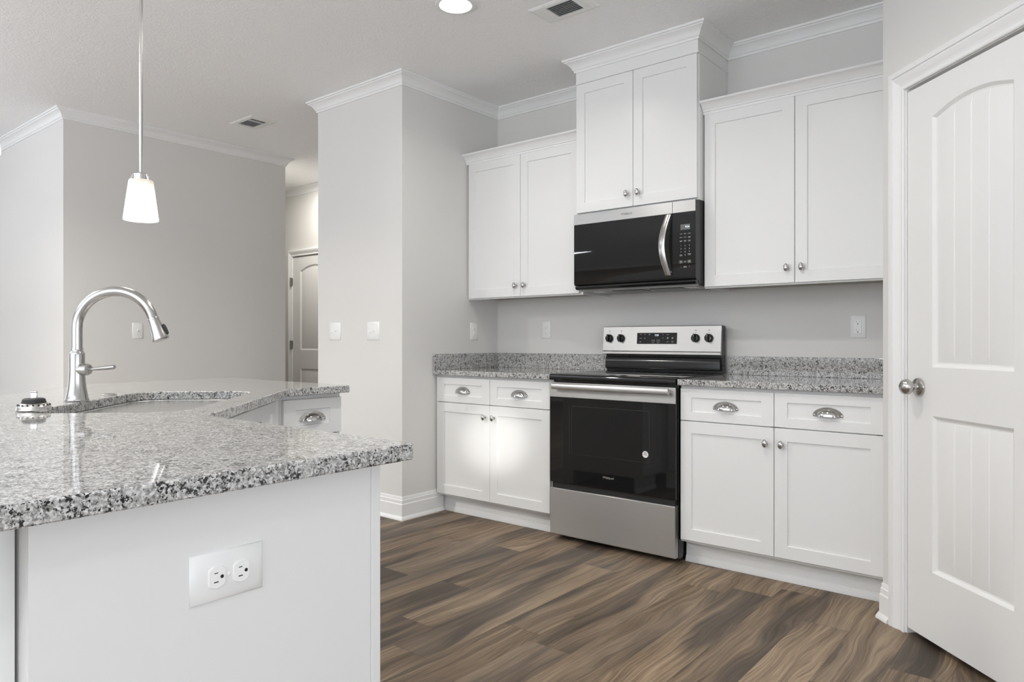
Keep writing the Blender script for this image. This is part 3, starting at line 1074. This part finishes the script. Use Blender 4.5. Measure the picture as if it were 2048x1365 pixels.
def slab_with_holes(poly, holes, z0, z1, ch=.0025):
    m = MB()
    def ring(P, z): return [m.bm.verts.new((x, y, z)) for x, y in P]
    def inset(P, d):
        k = len(P); out = []
        for i in range(k):
            p0, p, p1 = Vector(P[i - 1]), Vector(P[i]), Vector(P[(i + 1) % k])
            d0, d1 = (p - p0).normalized(), (p1 - p).normalized()
            n0, n1 = Vector((-d0.y, d0.x)), Vector((-d1.y, d1.x))
            mm = (n0 + n1) / max(1 + n0.dot(n1), .2)
            out.append(tuple(p + mm * d))
        return out
    def area2(P): return sum(P[i - 1][0] * P[i][1] - P[i][0] * P[i - 1][1] for i in range(len(P)))
    if area2(poly) < 0: poly = poly[::-1]
    etop, ebot = [], []
    for P, hole in [(poly, False)] + [(h, True) for h in holes]:
        if hole and area2(P) < 0: P = P[::-1]
        d = -ch if hole else ch
        top = ring(inset(P, d), z1); t2 = ring(P, z1 - ch); b2 = ring(P, z0 + ch); bot = ring(inset(P, d), z0)
        L = [bot, b2, t2, top]
        n = len(P)
        for a, b in zip(L, L[1:]):
            for i in range(n):
                j = (i + 1) % n
                m._q([a[i], a[j], b[j], b[i]])
        for rg_, es in ((top, etop), (bot, ebot)):
            for i in range(n): es.append(m.bm.edges.get((rg_[i], rg_[(i + 1) % n])))
    bmesh.ops.triangle_fill(m.bm, use_beauty=True, edges=etop)
    bmesh.ops.triangle_fill(m.bm, use_beauty=True, edges=ebot)
    return m


it = slab_with_holes(round_poly(isl, .010), [sink_loop], ZT - CTH, ZT)
it = it.build('island_countertop', M['granite'], smooth=30)
tag(it, 'angled island countertop of pale speckled granite with the sink cut out', 'countertop')

# island cabinets
MN = .003
near = base_cab('island_cabinet', 'near white island cabinet whose end panel holds the sideways outlet', (2.270, -3.562 + MN, 0), pi, .742 - .012, .018, depth=.539, group=None)
near_c = near
# end panel on the near leg faces +x; add it as a part (cabinet frame is rotated by pi: local x=0 is world x=2.270)
near['label'] = 'near white island cabinet with a flat end panel facing the camera side'
ep = B(-.0006, .0004 + .0, -.536, -.0005, .0, .884).build('end_panel', M['cab'], near)
B(-.0006, .0165, -.5605, -.5395, .0, .884).build('corner_post', M['cab'], near, bevel=.001)
far = base_cab('island_cabinet', 'narrow island cabinet at the far end, one visible drawer with cup pull', (.203, -2.256, 0), pi / 2, .292, .006, depth=.577, drawers=1, doors=1, drawer_z=(.716, .865))
# diagonal sink base: front plane t = -1.042 - door; local frame front faces +t
# local x runs from the near corner (s large) to the far corner
sA = 2.168 + .035; sB = 3.205 - .035
p0 = st(sB, -1.585)
sinkcab = base_cab('sink_base_cabinet', 'white corner sink base cabinet under the diagonal part of the island', (p0[0], p0[1], 0), radians(135), sB - sA, .012, depth=.523)
for poly_ in ([(.74, -2.2570), (.779, -2.2570), (.779, -2.281), st(2.202, -1.0625), st(2.202, -1.09), (.74, -2.275)],
              [st(3.171, -1.09), st(3.171, -1.0625), (1.518, -3.0205), (1.5385, -3.0205), (1.5385, -3.05), (1.52, -3.06)]):
    fo = MB().prism(poly_, .112, .8835).build('corner_filler', M['cab'], None)
    fo.parent = sinkcab
    fo.matrix_parent_inverse = (Matrix.Translation((p0[0], p0[1], 0)) @ Matrix.Rotation(radians(135), 4, 'Z')).inverted()
# knee wall behind the cabinets
kw = [(-.0 + .10, -1.985), (.195, -1.985), (.195, -2.5605), (1.1945, -3.5595), (2.223, -3.5595), (2.223, -3.66), (1.157, -3.66), (.10, -2.605)]
kwo = MB().prism(kw, 0, .8835).build('island_knee_wall', M['cab'])
tag(kwo, 'white painted knee wall under the island bar overhang, beside the near end panel', 'half wall')

# sideways duplex outlet
def duplex(name, label, loc, rotz, roll=0.0, w=.0735, h=.117, style='duplex', group=None):
    """plate in local xz plane, facing -y, centred on the empty"""
    t = thing(name, label, 'outlet' if style in ('duplex', 'gfci') else 'light switch', loc, rotz, group)
    RR = Matrix.Rotation(roll, 4, 'Y')
    m = MB()
    th = .0068
    a, b = w / 2, h / 2
    r0 = [(-a, 0, -b), (a, 0, -b), (a, 0, b), (-a, 0, b)]
    r1 = [(x, -.0015, z) for x, _, z in r0]
    r1b = [(x * (1 - .0022 / a), -.0035, z * (1 - .0022 / b)) for x, _, z in r0]
    k = .010
    r2_ = [(x * (1 - k / a), -th, z * (1 - k / b)) for x, _, z in r0]
    m.loft([r0, r1, r1b, r2_])
    m.xf(RR)
    m.build('cover_plate', M['plastic'], t, smooth=60)
    if style == 'duplex':
        for s_ in (-1, 1):
            zc = s_ * .0195
            m = MB()
            ring = []
            n = 40
            for i in range(n):
                an = 2 * pi * i / n
                x, z = .0172 * cos(an), .0172 * sin(an)
                z = max(-.0132, min(.0132, z))
                ring.append((x, z))
            m.loft([[(x, -th + .001, z + zc) for x, z in ring], [(x, -th - .0012, z + zc) for x, z in ring], [(x * .94, -th - .0022, z * .94 + zc) for x, z in ring]])
            m.xf(RR)
            rc = m.build('receptacle', M['plastic_bright'], t, smooth=40)
            q = MB()
            y0, y1 = -th - .0026, -th - .0021
            q.box(-.0075, -.0060, y0, y1, zc - .0015, zc + .0055).box(.0060, .0072, y0, y1, zc - .0008, zc + .0048)
            ring = [(.0027 * cos(2 * pi * i / 16), .0027 * sin(2 * pi * i / 16)) for i in range(16)]
            q.loft([[(x, y, max(z, -.0015 * 1.0 - .001) + zc - .0072) for x, z in ring] for y in (y1, y0)])
            q.xf(RR)
            q.build('slots', M['slot'], rc)
        m = MB().lathe([(.0032, 0), (.0032, .001), (.002, .0018)], (0, -th, 0), (0, -1, 0), 16).xf(RR)
        m.build('screw', M['plastic'], t)
    elif style == 'gfci':
        m = MB().box(-.0165, .0165, -th - .0022, -th + .001, -.0335, .0335).xf(RR)
        rc = m.build('receptacle', M['plastic_bright'], t, bevel=.001)
        y0, y1 = -th - .0026, -th - .0021
        for zc in (-.0205, .0205):
            q = MB()
            q.box(-.0075, -.0058, y0, y1, zc - .0005, zc + .0065).box(.0058, .0072, y0, y1, zc, zc + .0058)
            q.lathe([(.0028, 0), (.0028, .0005)], (0, y1, zc - .007), (0, -1, 0), 14)
            q.build('slots', M['slot'], rc)
        q = MB()
        for zc in (-.0045, .0045): q.box(-.007, .007, -th - .0034, -th - .002, zc - .0025, zc + .0025)
        q.build('test_button', M['plastic'], rc)
    else:
        n = int(style[-1])
        for i in range(n):
            cx_ = (i - (n - 1) / 2) * .046
            up = 1 if (i + int(abs(loc[0]) * 10)) % 2 else -1
            m = MB().box(cx_ - .005, cx_ + .005, -th - .0006, -th + .001, -.012, .012)
            fr = m.build('toggle_slot', M['plastic_bright'], t)
            m = MB().loft([[(cx_ + a_ * .0042, -th, b_ * .008) for a_, b_ in ((-1, -1), (1, -1), (1, 1), (-1, 1))],
                           [(cx_ + a_ * .0032, -th - .012, b_ * .003 + up * .008) for a_, b_ in ((-1, -1), (1, -1), (1, 1), (-1, 1))]])
            m.build('toggle', M['plastic_bright'], fr)
            for zz in (-.030, .030):
                MB().lathe([(.003, 0), (.003, .0008)], (cx_, -th, zz), (0, -1, 0), 12).build('screw', M['plastic'], t)
    return t


duplex('outlet', 'large sideways white outlet on the island end panel', (2.2708, -3.299, .7525), radians(90), roll=radians(-90))
duplex('outlet', 'white outlet on the side wall in the corner, under the wall cabinet edge', (0.0004, -.253, 1.166), radians(90))
duplex('outlet', 'white outlet on the back wall left of the stove', (.4327, -.0004, 1.175), 0)
duplex('outlet', 'rectangular safety outlet on the back wall near the pantry door', (2.377, -.0004, 1.174), 0, style='gfci')
duplex('light_switch', 'double switch plate on the partition wall, left of the pair', (-.6664, YC - .0004, 1.164), 0, w=.120, h=.118, style='switch2')
duplex('light_switch', 'double switch plate on the partition wall, nearer its corner', (-.2725, YC - .0004, 1.164), 0, w=.120, h=.118, style='switch2')
duplex('light_switch', 'single switch plate on the far grey wall behind the faucet', (XA + .0004, -1.4695, 1.177), radians(90), w=.080, h=.121, style='switch1')

# ------------------------------------------------------------------ sink
def srr(g, r, z): return [(*st(s, t), z) for s, t in rrect(2.295 - g, 3.080 + g, -1.510 - g, -1.095 + g, r, 8)]


sk = MB()
zt = ZT - CTH - .0006
sk.loft([srr(.014, .105, zt - .0015), srr(.014, .105, zt), srr(-.000, .093, zt), srr(-.004, .090, zt - .006), srr(-.008, .086, zt - .14), srr(-.022, .075, zt - .175), srr(-.05, .06, zt - .186), srr(-.14, .03, zt - .190), srr(-.14, .03, zt - .1925), srr(-.05, .06, zt - .1885), srr(-.019, .078, zt - .176), srr(-.005, .088, zt - .14), srr(-.001, .092, zt - .008)], True, False)
skt = thing('sink', 'undermount stainless steel sink bowl set into the island', 'sink', (*st(2.69, -1.30), zt))
so = sk.build('bowl', M['sink_steel'], None, smooth=45)
so.parent = skt
so.matrix_parent_inverse = Matrix.Translation(-skt.location)
dm = MB().lathe([(.055, 0), (.055, .002), (.045, .003), (.040, -.002), (0, -.002)], (0, 0, -.1895), (0, 0, 1), 32)
dm.build('drain', M['chrome'], skt, smooth=30)

# ------------------------------------------------------------------ faucet
fc = thing('faucet', 'brushed nickel gooseneck pull-down faucet with side lever', 'faucet', (.819, -2.998, ZT), radians(45))
# local +x points along +t (towards the sink)
m = MB().lathe([(.0325, 0), (.0335, .002), (.0335, .006), (.0320, .010), (.0298, .022), (.0262, .042), (.0238, .065), (.0224, .090), (.0222, .148), (.0215, .152), (.0185, .156), (.0172, .162), (.0172, .166)], (0, 0, 0), (0, 0, 1), 40)
m.build('base', M['steel_z'], fc, smooth=35)
pts = []
Rr = .117
zc_ = .229
for z in (.160, .180, .205): pts.append((0, 0, z))
xarc = Rr
for i in range(0, 25):
    a = pi - radians(164) * i / 24
    pts.append((Rr + Rr * cos(a), 0, zc_ + Rr * sin(a)))
m = MB().tube(pts, [.0158] * len(pts), 24)
m.build('neck', M['steel_z'], fc, smooth=45)
e0, e1 = Vector(pts[-2]), Vector(pts[-1])
dv = (e1 - e0).normalized()
hdp = [(.0160, -.002), (.0168, 0), (.0168, .004), (.0172, .010), (.0190, .028), (.0220, .050), (.0250, .064), (.0255, .070), (.0225, .074), (0, .074)]
head = MB().lathe(hdp, e1, dv, 32).build('spray_head', M['steel_z'], fc, smooth=35)
side_v = Vector((dv.z, 0, -dv.x)); side_v = -side_v if side_v.x < 0 else side_v
bc = e1 + dv * .044 + side_v * .021
m = MB().tube([bc - dv * .017, bc - dv * .011 + side_v * .002, bc + side_v * .003, bc + dv * .014 + side_v * .004, bc + dv * .019], [.0025, .005, .0055, .005, .0025], 10)
m.build('spray_button', M['rubber'], head, smooth=40, label='black spray button')
# lever
lv_dir = Vector((.95, -.31, 0)).normalized()
lc = Vector((0, 0, .100))
m = MB().lathe([(.0185, .010), (.0185, .038), (.0170, .043), (.0125, .045)], lc, lv_dir, 28)
m.tube([lc + lv_dir * .043, lc + lv_dir * .055 + Vector((0, 0, .001)), lc + lv_dir * .085 + Vector((0, 0, .004)), lc + lv_dir * .134 + Vector((0, 0, .0085)), lc + lv_dir * .138 + Vector((0, 0, .0088))], [.0040, .0044, .0060, .0072, .0055], 14)
m.build('lever', M['steel_z'], fc, smooth=40)

# sink strainer basket lying on the counter
ss = thing('sink_strainer', 'chrome basket strainer with black rubber stopper on the island', 'strainer', (1.061, -3.188, ZT))
m = MB().lathe([(.040, 0), (.042, .003), (.0405, .010), (.037, .017), (.032, .021), (.024, .022), (0, .022)], (0, 0, 0), (0, 0, 1), 40)
m.build('basket', M['nickel'], ss, smooth=40)
m = MB()
for i in range(18):
    a = 2 * pi * i / 18
    m.lathe([(.0024, -.001), (.0024, .0012)], (.0372 * cos(a), .0372 * sin(a), .0168), (cos(a) * .72, sin(a) * .72, .7), 10)
m.build('drain_holes', M['slot'], ss)
MB().lathe([(.0285, .021), (.0290, .023), (.0265, .032), (.0225, .034), (0, .034)], (0, 0, 0), (0, 0, 1), 36).build('stopper', M['rubber'], ss, smooth=35, label='black rubber stopper')
m = MB().box(-.0020, .0020, -.0080, .0080, .033, .052)
m.tube([(0, -.0080, .051), (.0, .0080, .051)], .0030, 10)
m.lathe([(.010, .034), (.008, .036)], (0, 0, 0), (0, 0, 1), 20)
m.xf(Matrix.Rotation(radians(-40), 4, 'Z'))
m.build('pull_tab', M['chrome'], ss, bevel=.0008, smooth=40)

# hole cover on the counter
hcv = MB().lathe([(.0235, 0), (.0240, .002), (.0225, .0045), (.014, .0062), (0, .0066)], (0, 0, 0), (0, 0, 1), 36).build('hole_cover', M['chrome'], loc=(.638, -2.833, ZT), smooth=40)
tag(hcv, 'small round chrome hole cover on the counter right of the faucet', 'hole cover')

# ------------------------------------------------------------------ pendants
def pendant(label, x, y, zb):
    t = thing('pendant_lamp', label, 'pendant lamp', (x, y, H), 0, 'pendant lamps over the island bar')
    top = zb + .140
    MB().lathe([(.060, 0), (.060, -.012), (.050, -.020), (.012, -.024)], (0, 0, 0), (0, 0, 1), 32).build('canopy', M['nickel'], t, smooth=30)
    m = MB().lathe([(.0060, -.02), (.0060, top + .020 - H)], (0, 0, 0), (0, 0, 1), 16)
    m.build('rod', M['nickel'], t, smooth=30)
    z = top - H
    m = MB().lathe([(.0075, z + .026), (.020, z + .024), (.0235, z + .021), (.0245, z + .004), (.0245, z)], (0, 0, 0), (0, 0, 1), 28)
    for k in range(3):
        a = radians(15 + 120 * k)
        m.tube([(.026 * cos(a), .026 * sin(a), z + .018), (.030 * cos(a), .030 * sin(a), z + .008), (.034 * cos(a), .034 * sin(a), z - .002)], .0022, 8)
    m.build('fitter_cap', M['nickel'], t, smooth=35)
    m = MB().lathe([(.036, -.001), (.0385, -.001), (.0395, -.004), (.0565, -.136), (.0560, -.140), (.0545, -.138), (.0375, -.006), (.030, -.003)], (0, 0, 0), (0, 0, 1), 40, False, False)
    sh = m.build('lamp_shade', M['shade'], t, smooth=60, loc=(0, 0, z), label='glowing frosted glass shade')
    MB().lathe([(.004, -.02), (.012, -.03), (.020, -.06), (.022, -.078), (.016, -.094), (0, -.10)], (0, 0, z), (0, 0, 1), 20).build('bulb', M['lamp'], t, smooth=60)
    l = bpy.data.lights.new('bulb_light', 'POINT'); l.energy = 2.5; l.color = (1, .9, .76); l.shadow_soft_size = .03
    lo = bpy.data.objects.new('bulb_light', l); COL.objects.link(lo); lo.location = (x, y, zb - .01)
    return t


pendant('brushed nickel pendant lamp on a long rod, whole glowing shade in view', .697, -2.752, 1.528)
pendant('pendant lamp cut off by the left edge, only a sliver of shade showing', 1.355, -3.400, 1.528)

# ------------------------------------------------------------------ ceiling fixtures
def can_light(label, x, y, power=6, group='assumed recessed ceiling lights'):
    t = thing('recessed_light', label, 'ceiling light', (x, y, H), 0, group)
    MB().lathe([(.098, 0), (.098, -.004), (.090, -.007), (.080, -.006), (.076, -.001), (.076, 0)], (0, 0, 0), (0, 0, 1), 40, False, False).build('trim_ring', M['plastic'], t, smooth=40)
    MB().lathe([(.0765, -.002), (.0765, -.0035), (0, -.0035)], (0, 0, 0), (0, 0, 1), 40).build('lens', M['lamp'], t)
    l = bpy.data.lights.new('can_lamp', 'AREA'); l.shape = 'DISK'; l.size = .15; l.energy = power; l.color = (1, .965, .91)
    l.spread = radians(150)
    lo = bpy.data.objects.new('can_lamp', l); COL.objects.link(lo); lo.location = (x, y, H - .012)
    return t


can_light('glowing recessed ceiling light above the kitchen, cut by the top edge', .875, -1.345, 6, group=None)
for x, y, pw, lab in ((2.0, -1.9, 10, 'assumed recessed ceiling light over the aisle in front of the stove'), (-.9, -3.9, 70, 'assumed recessed ceiling light over the living room side of the island'),
                  (3.4, -5.6, 15, 'assumed recessed ceiling light behind the camera'), (-4.2, -3.4, 5, 'assumed recessed ceiling light by the left living room wall')):
    can_light(lab, x, y, pw)  # assumed fixtures out of view, powers tuned to light the room
l = bpy.data.lights.new('hall_fill', 'AREA'); l.shape = 'DISK'; l.size = .16; l.energy = 12; l.color = (1, .96, .91)  # added light without a fixture, brightens the hall
lo = bpy.data.objects.new('hall_fill', l); COL.objects.link(lo); lo.location = (-2.75, .2, H - .012)


def vent(label, x0, x1, y0, y1, gx0, gx1, gy0, gy1, strip):
    t = thing('ceiling_vent', label, 'vent', ((x0 + x1) / 2, (y0 + y1) / 2, H))
    ox_, oy_ = (x0 + x1) / 2, (y0 + y1) / 2
    fr = MB()
    P = lambda d, z: [(x0 - ox_ + d, y0 - oy_ + d, z), (x1 - ox_ - d, y0 - oy_ + d, z), (x1 - ox_ - d, y1 - oy_ - d, z), (x0 - ox_ + d, y1 - oy_ - d, z)]
    a0, a1, b0, b1 = gx0 - ox_, gx1 - ox_, gy0 - oy_, gy1 - oy_
    G = lambda z: [(a0, b0, z), (a1, b0, z), (a1, b1, z), (a0, b1, z)]
    fr.loft([P(0, 0), P(0, -.002), P(.012, -.007), G(-.008), G(-.001)], False, False)
    for k in range(2):
        fr.box(a1 + .012 + .014 * k, a1 + .016 + .014 * k, b0 + .005, b1 - .005, -.0095, -.007)
    fr.build('frame', M['plastic'], t)
    B(a0, a1, b0, b1, -.0012, -.0002).build('duct_opening', M['duct'], t)
    sl = MB()
    n = int((b1 - b0) / .0135)
    for i in range(n):
        y = b0 + (i + .5) * (b1 - b0) / n
        v = [(a0, y - .0045, -.0095), (a1, y - .0045, -.0095), (a1, y + .0035, -.003), (a0, y + .0035, -.003)]
        w_ = [(x, yy, z + .0008) for x, yy, z in v]
        sl.loft([v, w_])
    if strip:
        sl.box(strip - ox_ - .004, strip - ox_ + .004, b0, b1, -.0098, -.002)
    sl.build('louvres', M['plastic'], t)
    return t


vent('small square ceiling vent near the far left wall', -1.765, -1.455, -1.056, -.850, -1.705, -1.515, -1.020, -.893, -1.560)
vent('ceiling vent above the stove, cut by the top edge of the view', 1.115, 1.425, -1.075, -.890, 1.20, 1.35, -1.045, -.925, None)
